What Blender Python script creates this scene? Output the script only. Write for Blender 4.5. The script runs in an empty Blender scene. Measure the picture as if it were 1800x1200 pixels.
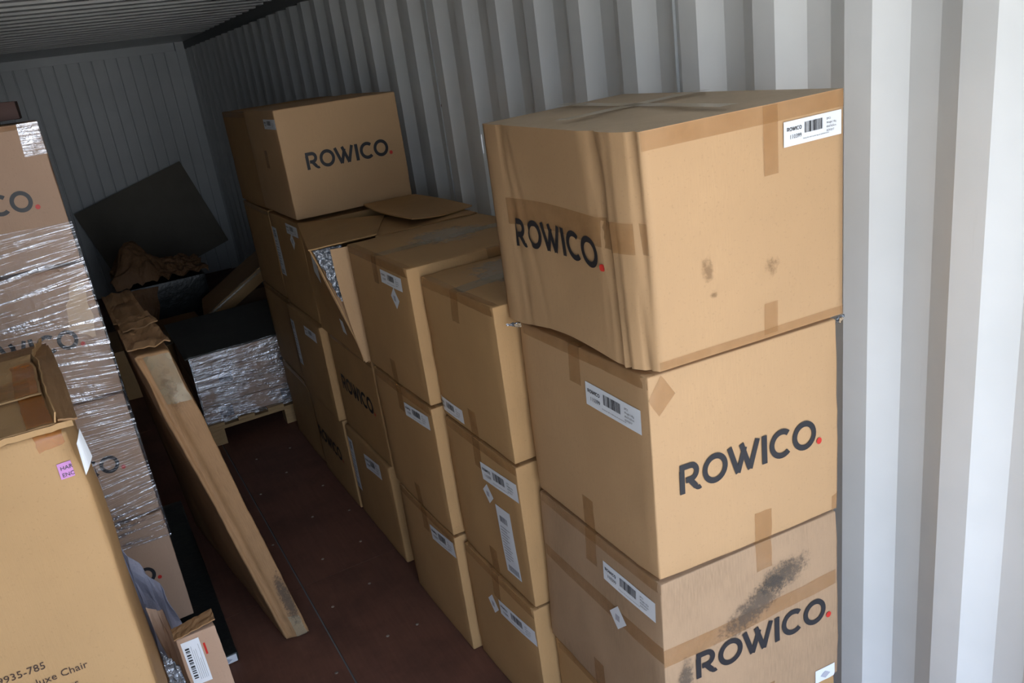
import bpy, math, random
from mathutils import Vector, Matrix, noise
D = bpy.data
SC = bpy.context.scene
COL = SC.collection
PI = math.pi
V = Vector
rnd = random.Random(7)

# ------------------------------------------------------------------ camera
cd = D.cameras.new('camera'); cam = D.objects.new('camera', cd); COL.objects.link(cam)
cd.sensor_width = 36.0; cd.sensor_fit = 'HORIZONTAL'; cd.lens = 36.0 * 1449.4 / 1800.0
cd.clip_start = 0.02; cd.clip_end = 200
RX, RO, RZ = 1.22628, -0.13997, -0.46639
cam.matrix_world = Matrix.Translation((0.7392, 0.2881, 2.0709)) @ (
    Matrix.Rotation(RZ, 4, 'Z') @ Matrix.Rotation(RX, 4, 'X') @ Matrix.Rotation(RO, 4, 'Z'))
SC.camera = cam

# ------------------------------------------------------------------ world and lights
W, L, H, Y0 = 2.35, 10.43, 2.555, -0.45      # inner width, far end, ceiling, door end
world = D.worlds.new('world'); SC.world = world; world.use_nodes = True
wn = world.node_tree.nodes; wl = world.node_tree.links; wn.clear()
out = wn.new('ShaderNodeOutputWorld'); bg = wn.new('ShaderNodeBackground')
tc = wn.new('ShaderNodeTexCoord'); sep = wn.new('ShaderNodeSeparateXYZ'); cr = wn.new('ShaderNodeValToRGB')
wl.new(tc.outputs['Generated'], sep.inputs[0]); wl.new(sep.outputs['Z'], cr.inputs[0])
_e = cr.color_ramp.elements; _e.new(0.16); _e.new(0.34)
for _k, (_p, _c) in enumerate(((0.0, (0.80, 0.86, 0.95)), (0.10, (0.72, 0.82, 0.95)), (0.30, (0.58, 0.72, 0.95)), (0.9, (0.42, 0.60, 0.95)))):
    _e[_k].position = _p; _e[_k].color = (*_c, 1)       # pale horizon under a clear blue sky
wl.new(cr.outputs[0], bg.inputs[0]); bg.inputs[1].default_value = 2.3
wl.new(bg.outputs[0], out.inputs[0])
sd = D.lights.new('sun', 'SUN'); sd.energy = 10.0; sd.angle = math.radians(0.6); sd.color = (1.0, 0.96, 0.90)
sun = D.objects.new('sun', sd); COL.objects.link(sun)
sun.rotation_euler = (math.radians(-30), math.radians(8), 0)      # high sun behind the closed end: lights the yard before the doors
pd = D.lights.new('door_daylight', 'AREA'); pd.shape = 'RECTANGLE'; pd.size = W; pd.size_y = H
pd.energy = 1.0
portal = D.objects.new('door_daylight', pd); COL.objects.link(portal)
portal.location = (W/2, Y0 - 0.02, H/2); portal.rotation_euler = (PI/2, 0, 0)
pd.cycles.is_portal = True
SC.view_settings.view_transform = 'Standard'; SC.view_settings.look = 'None'
SC.view_settings.gamma = 1.0; SC.view_settings.use_curve_mapping = False
SC.view_settings.exposure = 1.34
SC.cycles.max_bounces = 10; SC.cycles.diffuse_bounces = 4; SC.cycles.transparent_max_bounces = 16
SC.cycles.use_denoising = True
SC.cycles.caustics_reflective = False; SC.cycles.caustics_refractive = False

# ------------------------------------------------------------------ materials
def srgb(r, g, b):
    f = lambda c: (c/255/12.92) if c/255 <= 0.04045 else ((c/255+0.055)/1.055)**2.4
    return (f(r), f(g), f(b), 1)

class NT:
    def __init__(s, name):
        s.m = D.materials.new(name); s.m.use_nodes = True; s.t = s.m.node_tree; s.t.nodes.clear()
        s.out = s.n('ShaderNodeOutputMaterial')
    def n(s, t, **k):
        x = s.t.nodes.new(t)
        for a, v in k.items():
            if a.startswith('i_'): x.inputs[a[2:].replace('_', ' ')].default_value = v
            else: setattr(x, a, v)
        return x
    def l(s, a, b): s.t.links.new(a, b)
    def ramp(s, src, stops):
        r = s.n('ShaderNodeValToRGB'); e = r.color_ramp.elements
        while len(e) < len(stops): e.new(0.5)
        for k, (p, c) in enumerate(stops):
            e[k].position = p; e[k].color = c if len(c) == 4 else (*c, 1)
        s.l(src, r.inputs[0]); return r.outputs[0]
    def noise(s, vec, scale, detail=3, rough=0.6, vscale=None):
        if vscale is not None:
            mp = s.n('ShaderNodeMapping'); mp.inputs['Scale'].default_value = vscale
            s.l(vec, mp.inputs[0]); vec = mp.outputs[0]
        x = s.n('ShaderNodeTexNoise'); x.inputs['Scale'].default_value = scale
        x.inputs['Detail'].default_value = detail; x.inputs['Roughness'].default_value = rough
        s.l(vec, x.inputs['Vector']); return x.outputs['Fac']
    def mix(s, fac, a, b, mode='MIX'):
        x = s.n('ShaderNodeMix'); x.data_type = 'RGBA'; x.blend_type = mode
        for sock, v in ((x.inputs[0], fac), (x.inputs[6], a), (x.inputs[7], b)):
            if hasattr(v, 'links'): s.l(v, sock)
            else: sock.default_value = v
        return x.outputs[2]
    def bump(s, h, strength, dist, normal=None):
        b = s.n('ShaderNodeBump'); b.inputs['Strength'].default_value = strength; b.inputs['Distance'].default_value = dist
        s.l(h, b.inputs['Height'])
        if normal is not None: s.l(normal, b.inputs['Normal'])
        return b.outputs[0]
    def pbr(s, color, rough=0.8, normal=None, spec=0.4, metal=0.0, alpha=None):
        p = s.n('ShaderNodeBsdfPrincipled')
        if hasattr(color, 'links'): s.l(color, p.inputs['Base Color'])
        else: p.inputs['Base Color'].default_value = color
        if hasattr(rough, 'links'): s.l(rough, p.inputs['Roughness'])
        else: p.inputs['Roughness'].default_value = rough
        p.inputs['Specular IOR Level'].default_value = spec; p.inputs['Metallic'].default_value = metal
        if normal is not None: s.l(normal, p.inputs['Normal'])
        if alpha is not None:
            if hasattr(alpha, 'links'): s.l(alpha, p.inputs['Alpha'])
            else: p.inputs['Alpha'].default_value = alpha
        s.l(p.outputs[0], s.out.inputs[0]); return s.m

def cardboard(name, c, dirt=0.12, seed=0.0):
    t = NT(name); uv = t.n('ShaderNodeUVMap').outputs[0]; ob = t.n('ShaderNodeTexCoord').outputs['Object']
    a = t.noise(ob, 3.0 + seed, 3); big = t.ramp(a, [(0.3, (0, 0, 0)), (0.7, (1, 1, 1))])
    dark = tuple(x*(1-dirt) for x in c[:3])+(1,)
    col = t.mix(big, c, dark)
    fine = t.noise(uv, 1.0, 2, 0.6, (260, 22, 1))       # flutes seen through the liner
    col = t.mix(t.ramp(fine, [(0.35, (0, 0, 0)), (0.7, (1, 1, 1))]), col, tuple(x*0.93 for x in c[:3])+(1,))
    speck = t.noise(ob, 160, 2)
    col = t.mix(t.ramp(speck, [(0.62, (0, 0, 0)), (0.72, (.5, .5, .5))]), col, tuple(x*0.75 for x in c[:3])+(1,))
    nm = t.bump(fine, 0.25, 0.001)
    nm = t.bump(t.noise(ob, 9, 4), 0.35, 0.006, nm)
    return t.pbr(col, 0.62, nm, 0.28)

M = {}
KR = srgb(192, 156, 116)
M['card1'] = cardboard('cardboard', KR)
M['card_soiled'] = cardboard('cardboard', srgb(180, 150, 120), 0.3, 1.0)
M['card2'] = cardboard('cardboard', srgb(186, 148, 102), 0.16, 1.3)
M['card3'] = cardboard('cardboard', srgb(180, 142, 96), 0.2, 2.1)
M['card_pale'] = cardboard('cardboard', srgb(190, 158, 134), 0.1, 0.7)
M['card_gold'] = cardboard('cardboard', srgb(196, 158, 112), 0.12, 0.4)
M['card_old'] = cardboard('cardboard', srgb(168, 130, 92), 0.35, 3.0)
M['card_grey'] = cardboard('cardboard', srgb(150, 142, 128), 0.15, 3.0)
M['card_dusty_lit'] = cardboard('cardboard', srgb(184, 164, 138), 0.25, 3.0)  # dusty board, lightened further to make up for weak light on the lid
def simple(name, c, rough=0.6, spec=0.4, metal=0, bump=None, alpha=None):
    t = NT(name); nm = None
    if bump:
        ob = t.n('ShaderNodeTexCoord').outputs['Object']; nm = t.bump(t.noise(ob, bump[0], 4), bump[1], bump[2])
    return t.pbr(c, rough, nm, spec, metal, alpha)
M['ink'] = simple('black_print', srgb(44, 44, 48), 0.45)
M['ink_soft'] = simple('grey_print', srgb(110, 110, 118), 0.5)
M['ink_faint'] = simple('faint_print', srgb(178, 180, 192), 0.5)
M['red'] = simple('red_print', srgb(200, 52, 44), 0.45)
M['white'] = simple('white_paper', srgb(232, 236, 242), 0.45)
M['pink'] = simple('pink_paper', srgb(214, 150, 214), 0.6)
M['blackplastic_shade'] = simple('black_plastic_and_shade', srgb(38, 42, 42), 0.35, 0.5, bump=(14, 0.5, 0.01))  # the slab's plastic; also blackens the far box in place of shade
M['shade_top'] = simple('dark_shade_sheet', srgb(74, 74, 70), 0.55, 0.3, bump=(6, 0.3, 0.01))  # dark tone stands for the unlit top of the pallet load
M['wood'] = None
t = NT('pallet_wood'); ob = t.n('ShaderNodeTexCoord').outputs['Object']
g = t.noise(ob, 4, 4, 0.6, (3, 3, 40))
M['wood'] = t.pbr(t.mix(g, srgb(196, 164, 118), srgb(140, 108, 70)), 0.7, t.bump(g, 0.3, 0.003))
t = NT('dark_brown_carton_lid'); ob = t.n('ShaderNodeTexCoord').outputs['Object']
M['darkbrown'] = t.pbr(t.mix(t.noise(ob, 5), srgb(84, 50, 40), srgb(52, 32, 28)), 0.6)
t = NT('kraft_paper'); ob = t.n('ShaderNodeTexCoord').outputs['Object']
M['kraft'] = t.pbr(t.mix(t.noise(ob, 6), srgb(160, 120, 84), srgb(120, 86, 60)), 0.6, t.bump(t.noise(ob, 18, 5), 0.8, 0.02))
# packing tape: thin clear brown film with a gloss
def tape_mat(name, c, alpha):
    t = NT(name); ob = t.n('ShaderNodeTexCoord').outputs['Object']
    nz = t.noise(ob, 40, 3)
    al = t.ramp(t.noise(ob, 14, 3), [(0.3, (alpha-0.12,)*3), (0.7, (alpha+0.08,)*3)])
    return t.pbr(c, 0.22, t.bump(nz, 0.5, 0.002), 0.5, 0, al)
M['tape'] = tape_mat('brown_tape', srgb(178, 130, 80), 0.40)
M['tape_orange'] = tape_mat('orange_tape', srgb(190, 118, 52), 0.6)
M['tape_grey'] = tape_mat('dusty_clear_tape', srgb(178, 166, 140), 0.5)
# stretch film: mostly clear, streaks that catch the light
def film_mat(name, stretch, base, lo, hi):
    t = NT(name); ob = t.n('ShaderNodeTexCoord').outputs['Object']; uv = t.n('ShaderNodeUVMap').outputs[0]
    st = t.noise(uv, 1, 4, 0.65, stretch); wr = t.noise(ob, 30, 4, 0.7); mask = t.noise(ob, 4.5, 3)
    nm = t.bump(st, 1.0, 0.0022); nm = t.bump(wr, 1.0, 0.006, nm)
    gl = t.n('ShaderNodeBsdfGlossy'); gl.inputs['Roughness'].default_value = 0.06; gl.inputs['Color'].default_value = (0.9, 0.92, 1, 1)
    t.l(nm, gl.inputs['Normal'])
    df = t.n('ShaderNodeBsdfDiffuse'); df.inputs['Color'].default_value = srgb(215, 218, 228)
    ad = t.n('ShaderNodeMixShader'); ad.inputs[0].default_value = 0.2; t.l(gl.outputs[0], ad.inputs[1]); t.l(df.outputs[0], ad.inputs[2])
    tr = t.n('ShaderNodeBsdfTransparent'); tr.inputs[0].default_value = (0.97, 0.97, 0.97, 1)
    mx = t.n('ShaderNodeMixShader')
    f1 = t.ramp(st, [(lo, (base,)*3), (hi, (0.8,)*3)])
    f2 = t.ramp(mask, [(0.40, (0.25,)*3), (0.52, (1,)*3)])
    fac = t.mix(1.0, f1, f2, 'MULTIPLY')
    t.l(fac, mx.inputs[0]); t.l(tr.outputs[0], mx.inputs[1]); t.l(ad.outputs[0], mx.inputs[2])
    t.l(mx.outputs[0], t.out.inputs[0]); return t.m
M['film'] = film_mat('stretch_film', (4, 120, 1), 0.05, 0.52, 0.62)
M['film_dense'] = film_mat('stretch_film_dense', (4, 100, 1), 0.25, 0.44, 0.56)
M['foam'] = simple('grey_foam_sheet', srgb(150, 150, 165), 0.35, 0.5, bump=(20, 0.6, 0.01))
t = NT('bubble_wrap'); ob = t.n('ShaderNodeTexCoord').outputs['Object']
vo = t.n('ShaderNodeTexVoronoi'); vo.inputs['Scale'].default_value = 60; t.l(ob, vo.inputs['Vector'])
nm = t.bump(vo.outputs['Distance'], 0.9, 0.01); nm = t.bump(t.noise(ob, 16, 5), 1.0, 0.03, nm)
M['bubble'] = t.pbr(t.mix(t.noise(ob, 22, 4), srgb(60, 68, 78), srgb(215, 222, 232)), 0.16, nm, 1.0, 0.55)
# scuff dirt: only marks, clear elsewhere; UV 0..1 across the decal
def scuff_mat(name, c, thr, scale, strength=0.8):
    t = NT(name); uv = t.n('ShaderNodeUVMap').outputs[0]; ob = t.n('ShaderNodeTexCoord').outputs['Object']
    g = t.n('ShaderNodeTexGradient'); g.gradient_type = 'SPHERICAL'
    mp = t.n('ShaderNodeMapping'); mp.inputs['Location'].default_value = (-1, -1, 0); mp.inputs['Scale'].default_value = (2, 2, 1)
    t.l(uv, mp.inputs[0]); t.l(mp.outputs[0], g.inputs[0])
    a = t.noise(ob, scale, 5, 0.75); b = t.noise(ob, scale*4, 3, 0.7)
    x = t.n('ShaderNodeMath', operation='MULTIPLY'); t.l(g.outputs['Fac'], x.inputs[0]); t.l(a, x.inputs[1])
    y = t.n('ShaderNodeMath', operation='MULTIPLY'); t.l(x.outputs[0], y.inputs[0]); t.l(b, y.inputs[1])
    al = t.ramp(y.outputs[0], [(thr, (0, 0, 0)), (thr*2.2, (strength,)*3)])
    return t.pbr(c, 0.8, None, 0.2, 0, al)
M['scuff'] = scuff_mat('black_scuff', srgb(88, 82, 76), 0.075, 34, 0.55)
M['smudge'] = scuff_mat('faint_smudge', srgb(120, 92, 66), 0.10, 18, 0.35)
M['dust'] = scuff_mat('pale_dust', srgb(205, 195, 180), 0.06, 9, 0.5)
# painted corrugated steel
t = NT('white_painted_steel'); ob = t.n('ShaderNodeTexCoord').outputs['Object']
col = t.mix(t.ramp(t.noise(ob, 1.7, 4), [(0.35, (0, 0, 0)), (0.75, (1, 1, 1))]), srgb(232, 234, 234), srgb(218, 221, 221))
sm = t.noise(ob, 1, 5, 0.7, (9, 9, 1.5)); col = t.mix(t.ramp(sm, [(0.66, (0, 0, 0)), (0.85, (.3, .3, .3))]), col, srgb(180, 182, 180))
M['steel'] = t.pbr(col, 0.33, t.bump(t.noise(ob, 3, 3), 0.2, 0.01), 0.4)
M['steel_dark'] = simple('darkened_steel', srgb(120, 124, 124), 0.55, 0.3)  # dark tone puts shade into the rails and cuts left-wall bounce
M['weld'] = simple('weld_bead', srgb(225, 230, 232), 0.3, 0.6)
M['hole'] = simple('rust_spot', srgb(60, 48, 42), 0.8)
t = NT('red_brown_plywood'); ob = t.n('ShaderNodeTexCoord').outputs['Object']
gr = t.noise(ob, 1, 5, 0.65, (60, 4, 4)); st = t.noise(ob, 2.3, 5, 0.7)
col = t.mix(gr, srgb(128, 88, 72), srgb(100, 66, 54)); col = t.mix(t.ramp(st, [(0.45, (0, 0, 0)), (0.75, (.7, .7, .7))]), col, srgb(70, 50, 44))
M['ply'] = t.pbr(col, 0.62, t.bump(gr, 0.3, 0.002), 0.3)
M['screw'] = simple('bright_screw_head', srgb(200, 190, 180), 0.3, 0.5, 0.8)
t = NT('concrete_yard'); ob = t.n('ShaderNodeTexCoord').outputs['Object']
M['yard'] = t.pbr(t.mix(t.noise(ob, 0.6, 4), srgb(188, 180, 166), srgb(165, 158, 146)), 0.9)

# ------------------------------------------------------------------ mesh helpers
def link(name, verts, faces, mat, parent=None, loc=(0, 0, 0), uvs=None, smooth=False, mats=None, midx=None):
    """world-space verts; the object sits at loc (or its parent's loc)"""
    me = D.meshes.new(name)
    base = V(loc)
    if parent is not None: base = parent['_w'] if '_w' in parent else V(parent.location)
    base = V(base)
    me.from_pydata([tuple(V(v)-base) for v in verts], [], faces)
    me.materials.append(mat)
    for m in (mats or []): me.materials.append(m)
    if midx:
        for p, k in zip(me.polygons, midx): p.material_index = k
    if uvs:
        ul = me.uv_layers.new(name='UVMap').data
        for p in me.polygons:
            for li, vi in zip(p.loop_indices, p.vertices): ul[li].uv = uvs[vi]
    if smooth:
        for p in me.polygons: p.use_smooth = True
    me.validate(); me.update()
    o = D.objects.new(name, me); COL.objects.link(o)
    if parent is not None: o.parent = parent
    else: o.location = base
    o['_w'] = tuple(base)
    return o

def empty(name, loc, label, cat, group=None):
    o = D.objects.new(name, None); COL.objects.link(o); o.location = loc; o.empty_display_size = 0.1
    o['label'] = label; o['category'] = cat; o['_w'] = tuple(loc)
    if group: o['group'] = group
    return o
def tag(o, label, cat, group=None):
    o['label'] = label; o['category'] = cat
    if group: o['group'] = group
    return o
def structure(o): o['kind'] = 'structure'; return o

def boxmesh(x0, x1, y0, y1, z0, z1):
    v = [(x, y, z) for z in (z0, z1) for y in (y0, y1) for x in (x0, x1)]
    f = [(0, 2, 3, 1), (4, 5, 7, 6), (0, 1, 5, 4), (2, 6, 7, 3), (0, 4, 6, 2), (1, 3, 7, 5)]
    return v, f

def strokes_to_mesh(strokes, closed_flags=None):
    """strokes: list of (list of (left,right) pairs) -> quads"""
    v, f = [], []
    for s in strokes:
        b = len(v)
        for (a, c) in s: v += [a, c]
        for i in range(len(s)-1): f.append((b+2*i, b+2*i+1, b+2*i+3, b+2*i+2))
    return v, f
def line(x0, y0, x1, y1, w, n=6):
    d = V((x1-x0, y1-y0)); d.normalize(); nx, ny = -d.y*w/2, d.x*w/2
    return [((x0+(x1-x0)*i/n+nx, y0+(y1-y0)*i/n+ny), (x0+(x1-x0)*i/n-nx, y0+(y1-y0)*i/n-ny)) for i in range(n+1)]
def arc(cx, cy, r, a0, a1, w, n=20, ry=None):
    ry = ry or r; res = []
    for i in range(n+1):
        a = math.radians(a0+(a1-a0)*i/n)
        res.append(((cx+(r+w/2)*math.cos(a), cy+(ry+w/2)*math.sin(a)), (cx+(r-w/2)*math.cos(a), cy+(ry-w/2)*math.sin(a))))
    return res
def logo_strokes():
    w = 0.20; s = []
    s.append(line(0.08, 0, 0.08, 0.82, w))                     # R stem, gap, bowl, curled leg
    s.append(line(0.0, 0.92, 0.42, 0.92, w)); s.append(arc(0.42, 0.68, 0.24, 90, -90, w, 12)); s.append(line(0.42, 0.44, 0.22, 0.44, w))
    s.append(line(0.36, 0.46, 0.62, 0.13, w)); s.append(arc(0.74, 0.20, 0.14, 205, 300, w*0.8, 6))
    s.append(arc(1.42, 0.5, 0.42, 0, 360, w, 32))              # O
    s.append(line(2.02, 1.0, 2.36, 0.02, w)); s.append(line(2.36, 0.02, 2.66, 0.86, w)); s.append(line(2.52, 1.0, 2.86, 0.02, w)); s.append(line(2.86, 0.02, 3.20, 1.0, w))
    s.append(line(3.48, 0, 3.48, 1.0, w+0.02))
    s.append(arc(4.22, 0.5, 0.42, 48, 312, w, 24))             # C
    s.append(arc(5.20, 0.5, 0.42, 0, 360, w, 32))              # O
    return s
LOGO_V, LOGO_F = strokes_to_mesh(logo_strokes())
LOGO_W = 5.95
DOT = [(5.86+0.12*math.cos(a*PI/6), 0.12+0.12*math.sin(a*PI/6)) for a in range(12)]

_tc = {}
def text_mesh(s):
    if s in _tc: return _tc[s]
    cu = D.curves.new('t', 'FONT'); cu.body = s; cu.resolution_u = 2
    o = D.objects.new('t', cu); COL.objects.link(o)
    dg = bpy.context.evaluated_depsgraph_get(); me = o.evaluated_get(dg).to_mesh()
    vs = [(v.co.x, v.co.y) for v in me.vertices]; fs = [tuple(p.vertices) for p in me.polygons]
    o.evaluated_get(dg).to_mesh_clear(); D.objects.remove(o); D.curves.remove(cu)
    _tc[s] = (vs, fs); return _tc[s]

class Carton:
    """A rounded, slightly bulging hexahedral carton. corners order: bottom nl,nr,fr,fl then top nl,nr,fr,fl
    (n = near the doors, f = far, l = aisle side/left, r = right). Surface faces: 'front','left','right','back','top','bottom'."""
    def __init__(s, corners, r=0.008, amp=0.004, seed=0, dents=()):
        s.c = [V(p) for p in corners]; c = s.c
        s.A = ((c[1]-c[0]).length + (c[5]-c[4]).length)/2
        s.B = ((c[3]-c[0]).length + (c[7]-c[4]).length)/2
        s.C = sum((c[i+4]-c[i]).length for i in range(4))/4
        s.r = r; s.amp = amp; s.seed = seed; s.dents = dents; s.fold = None
    def tri(s, p):
        u, v, w = p[0]/s.A, p[1]/s.B, p[2]/s.C; c = s.c
        lo = (c[0]*(1-u)+c[1]*u)*(1-v)+(c[3]*(1-u)+c[2]*u)*v
        hi = (c[4]*(1-u)+c[5]*u)*(1-v)+(c[7]*(1-u)+c[6]*u)*v
        return lo*(1-w)+hi*w
    def surf(s, p, off=0.0):
        r = s.r; dims = (s.A, s.B, s.C)
        q = [min(max(p[i], r), dims[i]-r) for i in range(3)]
        n = V((p[0]-q[0], p[1]-q[1], p[2]-q[2]))
        if n.length < 1e-9: n = V((0, 0, 1))
        n.normalize()
        e = 1.0
        for i in range(3): e *= min(1.0, max(0.0, min(p[i], dims[i]-p[i])/0.1)) if abs(n[i]) < 0.5 else 1.0
        k = V((p[0]*3.1+s.seed*7.3, p[1]*3.1, p[2]*3.1))
        b = s.amp*(0.35+0.65*e)*(noise.noise(k)+0.5*noise.noise(k*2.7))
        b += s.amp*0.5*e-s.amp*0.9
        # worn edges
        ed = sum(1 for i in range(3) if min(p[i], dims[i]-p[i]) < r*1.01)
        if ed >= 2: b += 0.0016*noise.noise(k*9)
        for (dx, dy, dz, rad, dep) in s.dents:
            dd = (V((dx*s.A, dy*s.B, dz*s.C))-V(p)).length
            if dd < rad: b -= dep*(0.5+0.5*math.cos(PI*dd/rad))
        if s.fold: b += s.fold(p, n)
        q = V(q)+n*(r+b+off)
        return s.tri(q)
    def wrap(s, face, a, t):
        A, B, C = s.A, s.B, s.C
        if face == 'front':
            if t > C: return (a, t-C, C)
            if t < 0: return (a, -t, 0)
            if a < 0: return (0, -a, t)
            if a > A: return (A, a-A, t)
            return (a, 0, t)
        if face == 'left':                    # a = distance from the near edge
            if t > C: return (t-C, a, C)
            if t < 0: return (-t, a, 0)
            if a < 0: return (-a, 0, t)
            return (0, a, t)
        if face == 'top':
            if t < 0: return (a, 0, C+t)
            if a < 0: return (0, t, C+a)
            return (a, t, C)
        if face == 'right': return (A, a, t)
    def axis(s, d, step):
        r = s.r; n = max(2, int((d-2*r)/step))
        return [0, r*0.5]+[r+(d-2*r)*i/n for i in range(n+1)]+[d-r*0.5, d]
    def body(s, name, mat, parent, step=0.035, skip=(), mats=None, pick=None):
        vs, uvs, fs, mi, ix = [], [], [], [], {}
        X, Y, Z = s.axis(s.A, step), s.axis(s.B, step), s.axis(s.C, step)
        def vid(p, uv, fa):
            key = (round(p[0], 5), round(p[1], 5), round(p[2], 5), fa)
            if key not in ix:
                ix[key] = len(vs); vs.append(s.surf(p)); uvs.append(uv)
            return ix[key]
        for fa, P, Q, mk, uv in (
            ('front', X, Z, lambda a, b: (a, 0, b), lambda a, b: (a, b)),
            ('back', X, Z, lambda a, b: (a, s.B, b), lambda a, b: (a, b)),
            ('left', Y, Z, lambda a, b: (0, a, b), lambda a, b: (a, b)),
            ('right', Y, Z, lambda a, b: (s.A, a, b), lambda a, b: (a, b)),
            ('bottom', X, Y, lambda a, b: (a, b, 0), lambda a, b: (b, a)),
            ('top', X, Y, lambda a, b: (a, b, s.C), lambda a, b: (b, a))):
            if fa in skip: continue
            flip = fa in ('back', 'left', 'bottom')
            for i in range(len(P)-1):
                for j in range(len(Q)-1):
                    q = [(P[i], Q[j]), (P[i+1], Q[j]), (P[i+1], Q[j+1]), (P[i], Q[j+1])]
                    if flip: q.reverse()
                    fs.append(tuple(vid(mk(a, b), uv(a, b), fa) for a, b in q))
                    mi.append(0 if pick is None else pick(fa))
        # weld shared rim vertices
        o = link(name, vs, fs, mat, parent, uvs=uvs, smooth=True, mats=mats, midx=mi)
        import bmesh
        bm = bmesh.new(); bm.from_mesh(o.data); bmesh.ops.remove_doubles(bm, verts=bm.verts, dist=1e-5); bm.to_mesh(o.data); bm.free()
        return o
    def patch(s, name, face, quad, mat, parent, off=0.0012, n=(6, 6), jag=0.0, uv01=False, smooth=True):
        """quad: 4 (a,t) points ll, lr, ur, ul"""
        vs, uvs = [], []
        nx, ny = n
        for j in range(ny+1):
            for i in range(nx+1):
                u, v = i/nx, j/ny
                a = (quad[0][0]*(1-u)+quad[1][0]*u)*(1-v)+(quad[3][0]*(1-u)+quad[2][0]*u)*v
                t = (quad[0][1]*(1-u)+quad[1][1]*u)*(1-v)+(quad[3][1]*(1-u)+quad[2][1]*u)*v
                if jag and (i in (0, nx) or j in (0, ny)):
                    a += rnd.uniform(-jag, jag); t += rnd.uniform(-jag, jag)
                vs.append(s.surf(s.wrap(face, a, t), off)); uvs.append((u, v) if uv01 else (a, t))
        fs = [(j*(nx+1)+i, j*(nx+1)+i+1, (j+1)*(nx+1)+i+1, (j+1)*(nx+1)+i) for j in range(ny) for i in range(nx)]
        if face == 'left': fs = [tuple(reversed(f)) for f in fs]
        return link(name, vs, fs, mat, parent, uvs=uvs, smooth=smooth)
    def decal(s, name, face, v2, f2, origin, scale, rot, mat, parent, off=0.002, mirror=None, sx=1.0):
        """2D mesh to surface: origin (a,t) = lower left as read; on 'left' the reading direction runs toward the near edge"""
        cr_, sr = math.cos(rot), math.sin(rot)
        d = -1 if face == 'left' else 1
        vs = []
        for (x, y) in v2:
            x *= scale*sx; y *= scale
            a = origin[0] + d*(x*cr_-y*sr); t = origin[1] + x*sr+y*cr_
            vs.append(s.surf(s.wrap(face, a, t), off))
        return link(name, vs, [tuple(f) for f in f2], mat, parent)
    def logo(s, face, origin, height, parent, rot=0.0, sx=1.0, off=0.0025):
        o = s.decal('lettering', face, LOGO_V, LOGO_F, origin, height, rot, M['ink'], parent, sx=sx, off=off)
        d = s.decal('dot', face, DOT, [tuple(range(12))], origin, height, rot, M['red'], o, sx=sx, off=off)
        d['label'] = 'red dot at the end of the lettering'
    def label(s, face, origin, w, h, parent, rot=0.0, style='wide', off=0.002, name='shipping_label'):
        cr_, sr = math.cos(rot), math.sin(rot); d = -1 if face == 'left' else 1
        def P(x, y): return (origin[0]+d*(x*cr_-y*sr), origin[1]+x*sr+y*cr_)
        q = [P(0, 0), P(w, 0), P(w, h), P(0, h)]
        if face == 'left': q = [q[1], q[0], q[3], q[2]]
        o = s.patch(name, face, q, M['white'], parent, off, (10, 3))
        v, f = [], []
        def add(vs, fs, x, y, sc, sxx=1.0):
            b = len(v)
            v.extend([(x+a*sc*sxx, y+c*sc) for a, c in vs]); f.extend([tuple(b+i for i in ff) for ff in fs])
        def rect(x0, y0, x1, y1):
            b = len(v); v.extend([(x0, y0), (x1, y0), (x1, y1), (x0, y1)]); f.append((b, b+1, b+2, b+3))
        if style == 'wide':
            add(LOGO_V, LOGO_F, 0.05*w, 0.60*h, 0.15*h)
            tv, tf = text_mesh('110399'); add(tv, tf, 0.09*w, 0.28*h, 0.24*h)
            x = 0.35*w; k = 0
            rr = random.Random(5)
            while x < 0.66*w:
                ww = rr.choice((1, 1, 2, 3))*0.0042*w; rect(x, 0.40*h, x+ww, 0.84*h); x += ww+rr.choice((1, 2, 2))*0.0042*w
            tv, tf = text_mesh('Dining chair with wooden legs and upholstered seat'); add(tv, tf, 0.32*w, 0.17*h, 0.075*h)
            for k, tx in enumerate(('2PCS', 'Weight 14kg', '60x57x55cm', '02/9/2017')):
                tv, tf = text_mesh(tx); add(tv, tf, 0.73*w, (0.72-0.16*k)*h, 0.115*h)
        elif style == 'strip':
            rr = random.Random(3); y = 0.80*h
            while y < 0.93*h: ww = rr.choice((1, 2))*0.008*h; rect(0.3*w, y, 0.75*w, y+ww); y += ww*2
            for k in range(9): rect(0.15*w, (0.7-0.06*k)*h, (0.5+0.3*rr.random())*w, (0.712-0.06*k)*h)
            y = 0.04*h
            while y < 0.12*h: ww = rr.choice((1, 2))*0.008*h; rect(0.15*w, y, 0.7*w, y+ww); y += ww*2
        elif style == 'doc':
            rr = random.Random(3); x = 0.2*w
            while x < 0.7*w: ww = rr.choice((1, 2))*0.02*w; rect(x, 0.78*h, x+ww, 0.87*h); x += ww*1.9
            for k in range(12): rect(0.15*w, (0.70-0.045*k)*h, (0.4+0.4*rr.random())*w, (0.708-0.045*k)*h)
            x = 0.2*w
            while x < 0.85*w: ww = rr.choice((1, 2))*0.02*w; rect(x, 0.04*h, x+ww, 0.13*h); x += ww*1.9
        elif style == 'side':
            x = 0.3*w; rr = random.Random(9); y = 0.15*h
            while y < 0.85*h: ww = rr.choice((1, 2, 3))*0.012*h; rect(0.12*w, y, 0.35*w, y+ww); y += ww*2
            for k in range(5): rect((0.45+0.1*k)*w, 0.1*h, (0.462+0.1*k)*w, (0.5+0.4*rr.random())*h)
        elif style == 'diamond':
            rr = random.Random(2)
            v += [(0.5*w, 0.25*h), (0.75*w, 0.5*h), (0.5*w, 0.75*h), (0.25*w, 0.5*h)]; f.append((0, 1, 2, 3))
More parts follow.
